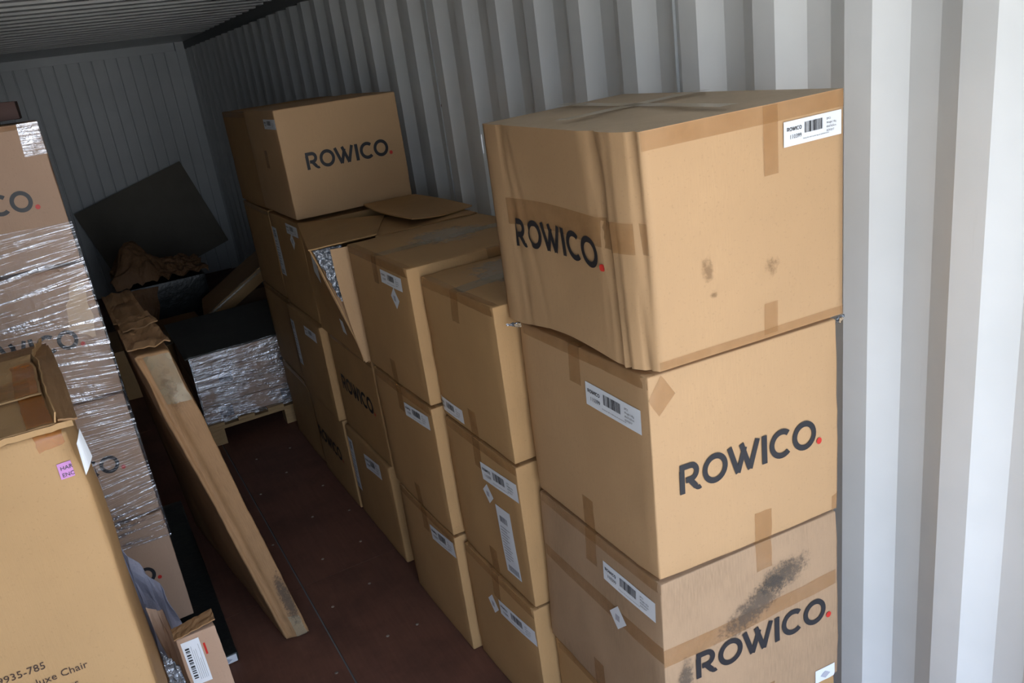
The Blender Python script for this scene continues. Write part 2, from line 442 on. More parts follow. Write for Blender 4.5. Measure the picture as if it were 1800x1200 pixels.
        m = M['ink'] if style in ('wide', 'side') else M['ink_faint'] if style == 'diamond' else M['ink_soft']
        s.decal('print', face, v, f, origin, 1.0, rot, m, o, off=off+0.0012)
        return o

def hexa(x0, x1, y0, y1, z0, z1, dx=0, dy=0):
    """axis box whose front swings by dy at the right end"""
    return [(x0, y0, z0), (x1, y0+dy, z0), (x1+dx, y1+dy, z0), (x0+dx, y1, z0), (x0, y0, z1), (x1, y0+dy, z1), (x1+dx, y1+dy, z1), (x0+dx, y1, z1)]
def root(name, c, label, cat='box', group=None):
    b = sum((V(p) for p in c[:4]), V((0, 0, 0)))/4
    return empty(name, b, label, cat, group)

# ------------------------------------------------------------------ the setting
# right wall: trapezoid corrugation, upright ribs (pitch 0.278 m), one sheet of steel with depth
PITCH, DEP = 0.278, 0.036
zs = [-0.12, 0.4, 0.8, 1.2, 1.6, 2.0, 2.478]
def wall_sheet(name, prof, xin, sgn, mat):
    v, f = [], []
    for (yy, d) in prof:
        for z in zs: v.append((xin+sgn*d, yy, z))
    n = len(zs)
    for i in range(len(prof)-1):
        for j in range(n-1):
            a = i*n+j; q = (a, a+n, a+n+1, a+1); f.append(q if sgn > 0 else tuple(reversed(q)))
    return structure(link(name, v, f, mat))
def clipprof(p):
    p = sorted(set((min(max(a, Y0), L), d) for a, d in p)); r = []
    for a, d in p:
        if r and abs(a-r[-1][0]) < 1e-6: continue
        r.append((a, d))
    return r
prof = []
y = 1.288 - PITCH*math.ceil((1.288-Y0)/PITCH) - PITCH
while y < L+PITCH:
    s0 = y                                                     # far end of the door-facing slope = start of inner flat
    prof += [(s0-0.068, DEP), (s0, 0.0), (s0+0.072, 0.0), (s0+0.140, DEP)]; y += PITCH
prof = clipprof(prof)
wr = wall_sheet('wall_right', prof, W, 1, M['steel'])
wlft = wall_sheet('wall_left', prof, 0.0, -1, M['steel_dark'])  # unseen wall, coloured darker than the right one to cut bounce light
# far end wall: deep panels, flats alternately proud and set back, thin steep sides
bp = [(-0.04, 0.0)]; x = 0.045
while x < W-0.12:
    bp += [(x-0.010, 0.0), (x-0.003, 0.022), (x+0.003, 0.022), (x+0.010, 0.0)]; x += 0.1225
bp += [(W+0.05, 0.0)]
v, f = [], []
for (xx, d) in bp:
    for z in (-0.12, 1.2, 2.47): v.append((xx, L+d, z))
for i in range(len(bp)-1):
    for j in range(2): a = i*3+j; f.append((a, a+3, a+4, a+1))
structure(link('wall_back', v, f, M['steel']))
# header over the end wall, corner post, side rails, roof plate
def bar(name, x0, x1, y0, y1, z0, z1, mat, parent=None):
    v, f = boxmesh(x0, x1, y0, y1, z0, z1); return link(name, v, f, mat, parent)
structure(bar('trim_1', -0.02, W-0.105, L-0.030, L+0.06, 2.468, 2.556, M['steel']))
structure(bar('trim_2', W-0.095, W-0.004, L-0.040, L+0.05, 0.0, 2.556, M['steel']))
structure(bar('trim_7', -0.06, W+0.06, L+0.055, L+0.08, -0.14, 2.64, M['steel_dark']))
structure(bar('trim_3', W+0.0, W+0.07, Y0, L+0.02, 2.478, 2.60, M['steel_dark']))  # rail shade put into its colour: the wall's paint, darkened
structure(bar('trim_4', -0.07, 0.0, Y0, L+0.02, 2.478, 2.60, M['steel_dark']))  # darkened like the opposite rail, shade in the colour
# ceiling: shallow ribs across the width
cp = []; y = Y0; RP = 0.236
while y < 8.9: cp += [(y, 0.0), (y+0.095, 0.0), (y+0.110, 0.027), (y+0.223, 0.027)]; y += RP
cp += [(y, 0.0), (L+0.05, 0.0)]
v, f = [], []
for (yy, d) in cp: v += [(-0.03, yy, H+d), (W+0.04, yy, H+d)]
for i in range(len(cp)-1): f.append((2*i, 2*i+2, 2*i+3, 2*i+1))
structure(link('ceiling', v, f, M['steel']))
structure(bar('trim_5', -0.02, W+0.02, Y0-0.06, Y0, 2.44, 2.62, M['steel_dark']))
# floor: base plus plywood panels as parts, with screw heads
fl = structure(bar('floor', -0.05, W+0.05, Y0-0.05, L+0.05, -0.14, -0.006, M['steel_dark']))
ys = [Y0, 1.05, 3.47, 5.89, 8.31, L]
for i in range(len(ys)-1):
    for (xa, xb) in ((0.0, 1.172), (1.176, W)):
        v, f = boxmesh(xa+0.0015, xb-0.0015, ys[i]+0.002, ys[i+1]-0.002, -0.028, 0.0)
        link('plywood_panel', v, f, M['ply'], fl)
def disc(cx, cy, cz, r, n=8):
    v = [(cx+r*math.cos(2*PI*i/n), cy+r*math.sin(2*PI*i/n), cz) for i in range(n)]+[(cx+0.7*r*math.cos(2*PI*i/n), cy+0.7*r*math.sin(2*PI*i/n), cz+0.002) for i in range(n)]
    f = [tuple(range(n, 2*n))]+[(i, (i+1) % n, n+(i+1) % n, n+i) for i in range(n)]
    return v, f
for (sx_, sy_) in [(1.19, 2.62), (1.33, 2.60), (1.36, 2.93), (1.48, 2.92), (1.24, 3.25), (1.42, 3.3), (1.31, 3.62), (1.5, 3.64), (1.15, 3.9), (1.38, 4.02), (1.52, 4.3), (1.22, 4.45), (1.4, 4.6), (1.13, 2.86), (0.95, 2.7), (1.46, 2.45), (1.55, 3.95), (1.3, 4.9), (1.5, 4.9)]:
    v, f = disc(sx_, sy_, 0.0, 0.007); link('screw', v, f, M['screw'], fl)
# weld seams and spots on the right wall
for k in (3, 9):
    yy = 1.288+PITCH*k+0.106
    v, f = boxmesh(W+0.008, W+0.020, yy-0.002, yy+0.002, 0.1, 2.47); link('weld_seam', v, f, M['weld'], wr)
for (yy, zz) in ((4.117, 1.982), (3.86, 2.126), (3.87, 1.844)):
    n = 8; v = [(W+0.006, yy+0.012*math.cos(a*PI/4), zz+0.009*math.sin(a*PI/4)) for a in range(8)]
    link('rust_spot', v, [tuple(range(8))], M['hole'], wr)
# yard outside the doors
v, f = boxmesh(-25, 27, -45, 14, -1.30, -1.20)
structure(link('ground', v, f, M['yard']))

def sheet(name, fn, nu, nv, mat, parent, th=0.004, uvs=None, loc=None, smooth=True):
    P = [[V(fn(i/nu, j/nv)) for i in range(nu+1)] for j in range(nv+1)]
    top_, bot_, uv = [], [], []
    for j in range(nv+1):
        for i in range(nu+1):
            du = P[j][min(i+1, nu)]-P[j][max(i-1, 0)]; dv = P[min(j+1, nv)][i]-P[max(j-1, 0)][i]
            n = du.cross(dv); n = n.normalized() if n.length > 1e-12 else V((0, 0, 1))
            top_.append(P[j][i]+n*th/2); bot_.append(P[j][i]-n*th/2); uv.append((i/nu*0.5, j/nv*0.5))
    K = len(top_); vs = top_+bot_; fs = []
    m = nu+1
    for j in range(nv):
        for i in range(nu):
            a = j*m+i; fs.append((a, a+1, a+m+1, a+m)); fs.append((K+a+m, K+a+m+1, K+a+1, K+a))
    for i in range(nu):
        fs.append((i+1, i, K+i, K+i+1)); a = nv*m+i; fs.append((a, a+1, K+a+1, K+a))
    for j in range(nv):
        a = j*m; fs.append((a, a+m, K+a+m, K+a)); a = j*m+nu; fs.append((a+m, a, K+a, K+a+m))
    return link(name, vs, fs, mat, parent, loc=loc or (0, 0, 0), uvs=uv+uv, smooth=False)
def lerp4(p, u, v):
    a, b_, c_, d = (V(x) for x in p)
    return (a*(1-u)+b_*u)*(1-v)+(d*(1-u)+c_*u)*v

# ------------------------------------------------------------------ right-hand stacks
G = 'brown cartons stacked along the right wall'
def std_tapes(c, b, col='tape', left=True, front=True, low=True, top=True):
    m = M[col]; C = b.C; w = 0.024
    if left:
        cy_ = b.B*0.52
        b.patch('tape', 'left', [(cy_-w, C-0.10), (cy_+w, C-0.10), (cy_+w, C+0.02), (cy_-w, C+0.02)], m, c, n=(3, 6), jag=0.001)
        if low: b.patch('tape', 'left', [(cy_-w, 0.0), (cy_+w, 0.0), (cy_+w, 0.09), (cy_-w, 0.09)], m, c, n=(3, 6), jag=0.001)
        b.patch('tape', 'left', [(0.0, C-0.032), (b.B, C-0.032), (b.B, C+0.025), (0.0, C+0.025)], m, c, n=(16, 4), jag=0.001)
    if front:
        cx_ = b.A*0.56
        if top: b.patch('tape', 'front', [(cx_-w, C-0.08), (cx_+w, C-0.08), (cx_+w, C+0.02), (cx_-w, C+0.02)], m, c, n=(3, 6), jag=0.001)
        b.patch('tape', 'front', [(cx_-w, 0.0), (cx_+w, 0.0), (cx_+w, 0.08), (cx_-w, 0.08)], m, c, n=(3, 6), jag=0.001)
def top_tape(c, b):
    b.patch('top_tape', 'top', [(b.A*0.03, b.B*0.5-0.03), (b.A*0.97, b.B*0.5-0.03), (b.A*0.97, b.B*0.5+0.03), (b.A*0.03, b.B*0.5+0.03)], M['tape_grey'], c, n=(14, 3), jag=0.002)

def stack_box(corners, label, mat='card2', seed=0, r=0.009, amp=0.004, **k):
    b = Carton(corners, r, amp, seed, k.get('dents', ()))
    c = root('cardboard_box', corners, label, 'box', G)
    b.body('carton_body', M[mat], c)
    return c, b

# near column ---------------------------------------------------------------
# A: crushed top box, built as folded walls
def build_A():
    z0, z1 = 1.398, 1.893
    top = [(1.689, 2.17), (1.681, 2.083), (1.638, 1.594), (1.657, 1.499), (2.199, 1.514), (2.199, 2.275)]
    bot = [(1.669, 2.129), (1.67, 2.056), (1.67, 1.624), (1.705, 1.554), (2.199, 1.514), (2.199, 2.129)]
    # perimeter samples: fraction along each side with crease offsets
    seg = [(0, 1), (1, 2), (2, 3), (3, 4), (4, 5), (5, 0)]
    nseg = [8, 34, 10, 26, 10, 10]
    per = []
    for (a, b), n in zip(seg, nseg):
        for i in range(n): per.append((a, b, i/n))
    cen = V((1.929, 1.873))
    lens = []
    def pt(a, b, f, w):
        p = V(bot[a]).lerp(V(bot[b]), f).lerp(V(top[a]).lerp(V(top[b]), f), w)
        return p
    creases = {  # (segment start): list of (fraction at bottom, fraction at top, depth, half width)
        1: [(1.0, 0.90, 0.016, 0.035), (0.97, 0.935, 0.008, 0.018), (0.93, 0.86, 0.006, 0.02), (0.10, 0.02, 0.008, 0.022), (0.30, 0.07, 0.006, 0.02), (0.99, 0.965, 0.006, 0.014)],
        2: [(0.72, 0.80, 0.011, 0.06), (0.08, 0.05, 0.012, 0.07), (0.86, 0.93, 0.006, 0.05)]}
    def S(a, b, f, w, off=0.0):
        p = pt(a, b, f, w)
        d = (V(top[b])-V(top[a])).normalized(); nrm = V((d.y, -d.x))
        if nrm.dot(p-cen) < 0: nrm = -nrm
        # soften corners
        o = 0.0
        for (fb, ft, dep, hw) in creases.get(a, []):
            fc = fb*(1-w)+ft*w; x = abs(f-fc)/hw
            if x < 1: o -= dep*(1-x)*(0.5+0.6*w if a == 1 else 1)
        k = V((p.x*4, p.y*4, w*2.5)); o += 0.005*noise.noise(k)*math.sin(PI*min(max(f, 0), 1))
        o += 0.010*math.sin(PI*w)*math.sin(PI*f)*(0.5 if a != 1 else -0.4)
        q = p+nrm*(o+off)
        zz = z0+(z1-z0)*w
        # bottom rim of the aisle side is lifted off the box beneath
        if a == 1: zz += 0.020*math.sin(PI*min(1, max(0, f)))*(1-w)
        return V((q.x, q.y, zz))
    c = empty('cardboard_box', (1.929, 1.836, z0), 'crushed brown box with folded corner, topmost of the nearest stack', 'box', G)
    nw = 16; vs, uvs, fs = [], [], []
    arc_ = 0; n = len(per); us = []
    for i, (a, b, f_) in enumerate(per):
        p = pt(a, b, f_, 1)
        if i: arc_ += (p-pp).length
        pp = p; us.append(arc_)
    for j in range(nw+1):
        for (a, b, f_), u in zip(per, us):
            w = j/nw; vs.append(S(a, b, f_, w)); uvs.append((u, w*0.55))
    for j in range(nw):
        for i in range(n):
            k = (i+1) % n; fs.append((j*n+i, (j+1)*n+i, (j+1)*n+k, j*n+k))
    link('carton_wall', vs, [tuple(reversed(q)) for q in fs], M['card1'], c, uvs=uvs, smooth=True)
    # lid: grid between the rim points, slightly bowed
    rim = vs[nw*n:]
    ctr = V((1.939, 1.873, z1+0.004)); tv = list(rim); tf = []
    rings = 6
    for r_ in range(1, rings):
        for p in rim:
            q = V(p).lerp(ctr, r_/rings); q.z += 0.004*noise.noise(V((q.x*6, q.y*6, 1)))+0.002*(r_ == 1); tv.append(q)
    tv.append(ctr)
    for r_ in range(rings-1):
        for i in range(n): k = (i+1) % n; tf.append((r_*n+i, r_*n+k, (r_+1)*n+k, (r_+1)*n+i))
    for i in range(n): tf.append(((rings-1)*n+i, (rings-1)*n+(i+1) % n, len(tv)-1))
    tuv = [(q[1], q[0]) for q in tv]
    link('lid', tv, tf, M['card_dusty_lit'], c, uvs=tuv, smooth=True)  # paler than the walls to lift the dimly lit top
    bv = vs[:n]+[V((1.939, 1.854, z0))]
    link('carton_base', bv, [((i+1) % n, i, n) for i in range(n)], M['card1'], c)
    def side(a, u, t): # metric helper
        b = a+1; ln = (V(top[b])-V(top[a])).length
        return (a, b, u/ln, t/(z1-z0))
    def band(name, cells, mat, off=0.002):
        vs2, uv2, fs2 = [], [], []
        for row in cells:
            for (a, f_, w) in row: vs2.append(S(a, a+1, f_, w, off)); uv2.append((f_*0.6, w*0.55))
        m = len(cells[0])
        for j in range(len(cells)-1):
            for i in range(m-1): fs2.append((j*m+i, j*m+i+1, (j+1)*m+i+1, (j+1)*m+i))
        return link(name, vs2, fs2, mat, c, uvs=uv2, smooth=True)
    wz = lambda z: (z-z0)/(z1-z0)
    # tape band around the folded corner
    cells = []
    for j in range(4):
        z = 1.656+0.064*j/3
        row = [(1, i/30, wz(z)) for i in range(31)]+[(2, i/8, wz(z)) for i in range(1, 9)]
        cells.append(row)
    band('tape', cells, M['tape'])
    for (fa, fb, za, zb) in ((0.56, 0.635, 1.754, 1.891), (0.545, 0.62, 1.407, 1.48)):
        band('tape', [[(3, fa+(fb-fa)*i/4, wz(za+(zb-za)*j/5)) for i in range(5)] for j in range(6)], M['tape'])
    band('tape', [[(3, i/20, wz(1.857+0.035*j/3)) for i in range(21)] for j in range(4)], M['tape'])
    band('tape', [[(3, i/20, wz(1.399+0.02*j/3)) for i in range(21)] for j in range(4)], M['tape'])
    #band('tape', [[(1, i/20, wz(1.864+0.027*j/3)) for i in range(21)] for j in range(4)], M['tape_grey'], 0.0015)
    # lettering on the aisle side
    l1 = (V(top[2])-V(top[1])).length
    def put(name, v2, f2, mat, par, a, f0, zb, h, lenm, sx=1.0, off=0.003, slope=0.0, rot=0.0):
        out_ = []
        for (x, y) in v2:
            X = (x*math.cos(rot)-y*math.sin(rot))*h*sx; Y = (x*math.sin(rot)+y*math.cos(rot))*h
            out_.append(S(a, a+1, f0+X/lenm, wz(zb+Y), off))
        return link(name, out_, [tuple(q) for q in f2], mat, par)
    o = put('lettering', LOGO_V, LOGO_F, M['ink'], c, 1, 0.055, 1.602, 0.068, l1, sx=1.03)
    dd = put('dot', DOT, [tuple(range(12))], M['red'], o, 1, 0.055, 1.602, 0.068, l1, sx=1.03)
    dd['label'] = 'red dot at the end of the lettering'
    # shipping label on the front, top right corner
    l3 = (V(top[4])-V(top[3])).length
    w_, h_ = 0.174, 0.05
    vs3, fs3 = [], []
    nx = 10
    for j in range(4):
        for i in range(nx+1): vs3.append(S(3, 4, (0.359+w_*i/nx)/l3, wz(1.802+h_*j/3), 0.003))
    for j in range(3):
        for i in range(nx): a = j*(nx+1)+i; fs3.append((a, a+1, a+nx+2, a+nx+1))
    lab = link('shipping_label', vs3, fs3, M['white'], c)
    tmp = Carton(hexa(0, 1, 0, 1, 0, 1)); pv, pf = [], []
    tmp.decal = lambda *a_, **k_: (pv.extend(a_[2]), pf.extend(a_[3]))
    tmp.patch = lambda *a_, **k_: None
    tmp.label('front', (0, 0), w_, h_, None)
    put('print', pv, pf, M['ink'], lab, 3, 0.359/l3, 1.802, 1.0, l3, off=0.0042)
    # dusty tape strips on the lid
    def lidstrip(pts, mat, name='top_tape'):
        v_, f_ = [], []
        (ax, ay), (bx, by), wd = pts
        d = V((bx-ax, by-ay)).normalized(); nn = V((-d.y, d.x))*wd/2; m = 12
        for i in range(m+1):
            p = V((ax, ay)).lerp(V((bx, by)), i/m)
            for q in (p+nn, p-nn): v_.append((q.x+rnd.uniform(-.002, .002), q.y+rnd.uniform(-.002, .002), z1+0.009))
        for i in range(m): f_.append((2*i, 2*i+1, 2*i+3, 2*i+2))
        link(name, v_, f_, mat, c, smooth=True)
    lidstrip(((1.911, 1.543), (1.948, 2.202), 0.046), M['tape_grey'])
    lidstrip(((1.71, 1.836), (2.167, 1.9), 0.046), M['tape_grey'])
    # smudges on the front
    for (fa, fb, za, zb) in ((0.21, 0.30, 1.549, 1.64), (0.52, 0.66, 1.521, 1.603), (0.24, 0.32, 1.521, 1.549)):
        vs4 = [S(3, 4, fa+(fb-fa)*i/4, wz(za+(zb-za)*j/4), 0.003) for j in range(5) for i in range(5)]
        link('smudge', vs4, [(j*5+i, j*5+i+1, j*5+i+6, j*5+i+5) for j in range(4) for i in range(4)], M['smudge'], c, uvs=[(i/4, j/4) for j in range(5) for i in range(5)])
    # white label edge at the far aisle corner
    v_, f_ = boxmesh(1.676, 1.677, 2.158, 2.164, 1.823, 1.869)
    link('label_edge', v_, f_, M['white'], c)
build_A()

# B
cB = [(1.666, 1.564, 0.886), (2.19, 1.511, 0.886), (2.199, 2.07, 0.886), (1.675, 2.115, 0.886), (1.678, 1.565, 1.391), (2.193, 1.516, 1.391), (2.199, 2.07, 1.388), (1.687, 2.124, 1.388)]
c, b = stack_box(cB, 'brown box with large lettering on front, second from top of the nearest stack', 'card1', 1, 0.011)
std_tapes(c, b, top=False)
b.logo('front', (0.0686, 0.2031), 0.0714, c, rot=0.0, sx=0.93)
b.label('left', (0.2452, 0.3642), 0.215, 0.0586, c, rot=-0.02)
b.patch('corner_tape', 'front', [(0, 0.4484), (0.0256, 0.4072), (0.0686, 0.4484), (0.0366, 0.4987)], M['tape'], c, n=(4, 4))
b.patch('corner_tape', 'front', [(0.4987, 0), (0.5307, 0), (0.5307, 0.0549), (0.4987, 0.0458)], M['tape'], c, n=(4, 4))
def tuft(par, p, d, n_=3):
    for k in range(n_):
        e = V(d)*(0.6+0.3*k)
        sheet('torn_tape', lambda u, v, k=k, e=e: V(p)+e*u+V((0, 0.004*k, 0.012*(v-0.5)*(1-0.6*u)))+V((0.004*noise.noise(V((u*9, v*5, k))), 0.004*noise.noise(V((u*9, v*5, k+3))), 0.006*noise.noise(V((u*7, v*7, k+6))))), 8, 4, M['card_dusty_lit' if k == 0 else 'bubble'], par, 0.0012)
tuft(c, (1.684, 2.10, 1.380), (-0.030, 0.004, 0.006))
tuft(c, (2.196, 1.520, 1.380), (0.022, 0.0, 0.004))
# C
cC = [(1.65, 1.567, 0.373), (2.195, 1.511, 0.373), (2.199, 2.065, 0.373), (1.66, 2.138, 0.373), (1.669, 1.567, 0.879), (2.199, 1.521, 0.879), (2.202, 2.07, 0.879), (1.678, 2.129, 0.879)]
c, b = stack_box(cC, 'brown box with black scuffs above lettering, third from top of the nearest stack', 'card_soiled', 2, 0.011, 0.005)
std_tapes(c, b)
b.logo('front', (0.0915, 0.1995), 0.0723, c, rot=0.0, sx=0.97)
b.label('left', (0.2397, 0.3889), 0.2123, 0.0549, c, rot=-0.02)
b.label('left', (0.1876, 0.2653), 0.0549, 0.0503, c, rot=0.75, style='diamond', name='diamond_label')
b.patch('tape', 'left', [(0, 0.2791), (0.549, 0.2974), (0.549, 0.334), (0, 0.3248)], M['tape'], c, n=(14, 3), jag=0.001)
b.patch('tape', 'front', [(0, 0.2699), (0.5307, 0.2928), (0.5307, 0.334), (0, 0.3184)], M['tape'], c, n=(14, 3), jag=0.001)
b.patch('black_scuff', 'front', [(0.0458, 0.2196), (0.3294, 0.2562), (0.5124, 0.4941), (0.183, 0.3843)], M['scuff'], c, off=0.0035, n=(8, 8), uv01=True)
b.patch('black_scuff', 'front', [(0.2288, 0.3294), (0.4575, 0.3294), (0.4941, 0.4758), (0.2379, 0.43)], M['scuff'], c, off=0.004, n=(8, 8), uv01=True)
b.patch('black_scuff', 'front', [(0.0274, 0.1098), (0.0824, 0.1098), (0.1007, 0.3294), (0.0274, 0.2928)], M['scuff'], c, off=0.0035, n=(4, 8), uv01=True)
b.label('front', (0.4575, 0), 0.0641, 0.0458, c, style='diamond', name='white_label')
# D
cD = hexa(1.670, 2.195, 1.571, 2.138, 0.0, 0.362, 0, -0.045)
c, b = stack_box(cD, 'low brown box on the floor at the bottom of the nearest stack', 'card2', 3)
std_tapes(c, b, low=False)

# second column -------------------------------------------------------------
def col_box(x0, x1, y0, y1, z0, z1, label, seed, mat='card2', tx=0.0, **k):
    cn = hexa(x0, x1, y0, y1, z0, z1, 0.0, 0.0)
    cn[4] = (x0+tx, y0, z1); cn[7] = (x0+tx, y1, z1)
    return stack_box(cn, label, mat, seed, **k)
c, b = col_box(1.629, 2.18, 2.146, 2.63, 0.960, 1.434, 'plain brown box, topmost of the stack just behind the nearest stack', 11, dents=[(0, 0.5, 1, 0.1, 0.004)])
std_tapes(c, b); top_tape(c, b)
b.label('left', (0.505, 0.020), 0.185, 0.048, c, rot=-0.01)
b.patch('dust_patch', 'top', [(0.02, 0.1), (0.5, 0.1), (0.5, 0.5), (0.02, 0.5)], M['dust'], c, n=(8, 6), uv01=True)
c, b = col_box(1.627, 2.18, 2.146, 2.625, 0.472, 0.957, 'brown box with tall white document and diamond label, second stack, middle', 12)
std_tapes(c, b)
b.label('left', (0.232, 0.352), 0.225, 0.060, c, rot=0.06)
b.label('left', (0.215, 0.272), 0.048, 0.05, c, rot=0.75, style='diamond', name='diamond_label')
b.label('left', (0.160, 0.055), 0.092, 0.235, c, rot=0.06, style='doc', name='document_pouch')
c, b = col_box(1.618, 2.17, 2.150, 2.63, 0.0, 0.469, 'brown box on the floor at the foot of the second stack', 13)
std_tapes(c, b, low=False)
b.label('left', (0.238, 0.315), 0.235, 0.055, c, rot=0.08)
b.label('left', (0.290, 0.285), 0.05, 0.055, c, rot=0.75, style='diamond', name='diamond_label')
# third column
c, b = col_box(1.592, 2.15, 2.64, 3.22, 0.989, 1.463, 'dusty-topped brown box with diamond label, topmost of the third stack', 21)
std_tapes(c, b, low=True); top_tape(c, b)
b.label('left', (0.246, 0.388), 0.19, 0.045, c, rot=0.0)
b.label('left', (0.135, 0.315), 0.05, 0.055, c, rot=0.75, style='diamond', name='diamond_label')
b.patch('dust_patch', 'top', [(0.1, 0.15), (0.5, 0.15), (0.5, 0.5), (0.1, 0.5)], M['dust'], c, n=(8, 6), uv01=True)
c, b = col_box(1.59, 2.15, 2.64, 3.19, 0.492, 0.986, 'brown box in the middle of the third stack', 22)
std_tapes(c, b)
b.label('left', (0.25, 0.388), 0.212, 0.05, c, rot=0.06)
c, b = col_box(1.588, 2.15, 2.64, 3.16, 0.0, 0.489, 'brown box on the floor at the foot of the third stack', 23)
std_tapes(c, b, low=False)
b.label('left', (0.222, 0.375), 0.215, 0.06, c, rot=0.12)

# fourth column: burst box on two closed ones
c = empty('cardboard_box', (1.9, 3.58, 0.972), 'burst brown box with torn side, open flap and bubble wrap showing, on the fourth stack', 'box', G)
zt = 1.452; zb = 0.974
def leftwall(u, v):      # u far->near, v bottom->top
    x = 1.602 - (0.118*v**1.2+0.008)*u**2.2; y = 3.885-0.59*u
    return (x+0.004*noise.noise(V((u*3, v*3, 4))), y, zb+(zt-zb)*v)
sheet('torn_side_wall', leftwall, 16, 12, M['card3'], c, 0.005)
def frontwall(u, v):
    bul = 0.018*math.sin(PI*v)*math.sin(PI*min(1, u*6)) if u < 0.17 else 0
    x = 1.548+0.045*(1-v)**2+0.60*u
    return (x, 3.262+0.018*(1-min(1, u*9))-bul*0.4, zb+(zt-zb-0.01)*v)
sheet('front_wall', frontwall, 24, 12, M['card1'], c, 0.005)
sheet('back_wall', lambda u, v: (1.60+0.55*u, 3.888, zb+(zt-zb)*v), 2, 2, M['card3'], c, 0.005)
sheet('right_wall', lambda u, v: (2.165, 3.27+0.61*u, zb+(zt-zb)*v), 2, 2, M['card3'], c, 0.005)
sheet('carton_base', lambda u, v: (1.602+0.56*u, 3.27+0.61*v, zb+0.001), 2, 2, M['card3'], c, 0.004)
sheet('inner_gusset', lambda u, v: lerp4([(1.597, 3.290, zb+0.01), (1.606, 3.292, zb+0.01), (1.62, 3.31, zb+0.40), (1.50, 3.335, zb+0.40)], u, v), 4, 6, M['card_old'], c, 0.003)
def flapL(u, v):   # near-left top flap lying flat and sticking out over the torn side
    p = lerp4([(1.468, 3.285, zt+0.004), (1.735, 3.275, zt+0.006), (1.90, 3.62, zt+0.006), (1.595, 3.895, zt+0.006)], u, v)
    return p+V((0, 0, 0.004*noise.noise(V((u*3, v*3, 1)))))
sheet('top_flap', flapL, 12, 10, M['card3'], c, 0.005)
def flapR(u, v):   # second flap, beneath
    return lerp4([(1.73, 3.275, zt-0.002), (2.16, 3.275, zt-0.002), (2.16, 3.60, zt-0.001), (1.78, 3.60, zt-0.001)], u, v)
sheet('top_flap', flapR, 8, 6, M['card3'], c, 0.005)
def flapUp(u, v):  # raised curling flap
    p = lerp4([(1.885, 3.27, zt+0.034), (2.205, 3.39, zt+0.008), (2.150, 3.87, zt+0.024), (1.905, 3.89, zt+0.024)], u, v)
    return p+V((-0.03*(1-u)*math.sin(PI*v), 0, -0.012*math.sin(PI*u)*(1-v)+0.004*math.sin(PI*v)))
sheet('raised_flap', flapUp, 14, 12, M['card3'], c, 0.005)
def bub(u, v):
    p = lerp4([(1.556, 3.302, zb+0.26), (1.58, 3.300, zb+0.25), (1.60, 3.300, zt-0.006), (1.486, 3.306, zt-0.006)], u, v)
    n = 0.010*noise.noise(p*22)+0.006*noise.noise(p*60)
    return p+V((n, n, 0))
bw = sheet('bubble_wrapped_seat', bub, 30, 40, M['bubble'], c, 0.006, smooth=True)
for (y0_, y1_, za, zc) in ((3.50, 3.44, 1.05, 1.11),):
    v_, f_ = [leftwall((3.885-yy)/0.59, (zz-zb)/(zt-zb)) for yy, zz in ((y0_, za), (y1_, za), (y1_, zc), (y0_, zc))], [(0, 1, 2, 3)]
    v_ = [(x-0.004, y, z) for x, y, z in v_]
    link('small_label', v_, f_, M['white'], c)
v_ = [leftwall((3.885-yy)/0.59, (zz-zb)/(zt-zb)) for yy, zz in ((3.78, 1.26), (3.70, 1.22), (3.70, 1.33), (3.78, 1.36))]
link('small_label', [(x-0.004, y, z) for x, y, z in v_], [(0, 1, 2, 3)], M['white'], c)

c, b = col_box(1.612, 2.16, 3.285, 3.875, 0.486, 0.968, 'brown box with dim lettering on aisle side, middle of the fourth stack', 32, 'card3')
b.logo('left', (0.50, 0.215), 0.072, c)
b.patch('tape', 'left', [(0, b.C-0.03), (b.B, b.C-0.03), (b.B, b.C+0.02), (0, b.C+0.02)], M['tape'], c, n=(14, 3))
c, b = col_box(1.602, 2.16, 3.315, 3.90, 0.0, 0.482, 'brown box with bright front edge on the floor, foot of the fourth stack', 33, 'card3', r=0.016)
b.label('left', (0.325, 0.350), 0.215, 0.07, c, rot=0.12)
b.label('left', (0.56, 0.155), 0.07, 0.27, c, style='strip', rot=0.0, name='strip_label')
# fifth column
c, b = col_box(1.602, 2.16, 3.915, 4.49, 0.975, 1.448, 'brown box with strip and diamond labels in shade, upper level of the fifth stack', 41, 'card3')
b.label('left', (0.245, 0.405), 0.20, 0.048, c)
b.label('left', (0.165, 0.335), 0.055, 0.06, c, rot=0.75, style='diamond', name='diamond_label')
b.label('left', (0.555, 0.155), 0.09, 0.245, c, style='strip', name='strip_label')
c, b = col_box(1.585, 2.15, 3.905, 4.49, 0.490, 0.972, 'brown box with bright front strip, middle level of the fifth stack', 42, 'card3')
b.label('left', (0.275, 0.385), 0.195, 0.046, c)
b.label('left', (0.55, 0.16), 0.07, 0.245, c, style='strip', name='strip_label')
c, b = col_box(1.60, 2.16, 3.92, 4.50, 0.0, 0.487, 'brown box with faint lettering on the floor, foot of the fifth stack', 43, 'card3')
b.logo('left', (0.54, 0.21), 0.07, c)
c, b = col_box(1.602, 2.163, 3.925, 4.515, 1.462, 1.938, 'clean brown box with big lettering, the highest box in front of the far wall ribs', 44, 'card1', amp=0.002)
b.logo('front', (0.098, 0.207), 0.072, c, rot=0.0, sx=0.93)
b.label('left', (0.20, 0.395), 0.20, 0.042, c)
b.patch('tape', 'left', [(0.27, b.C-0.26), (0.32, b.C-0.26), (0.32, b.C-0.18), (0.27, b.C-0.18)], M['tape'], c, n=(3, 4))
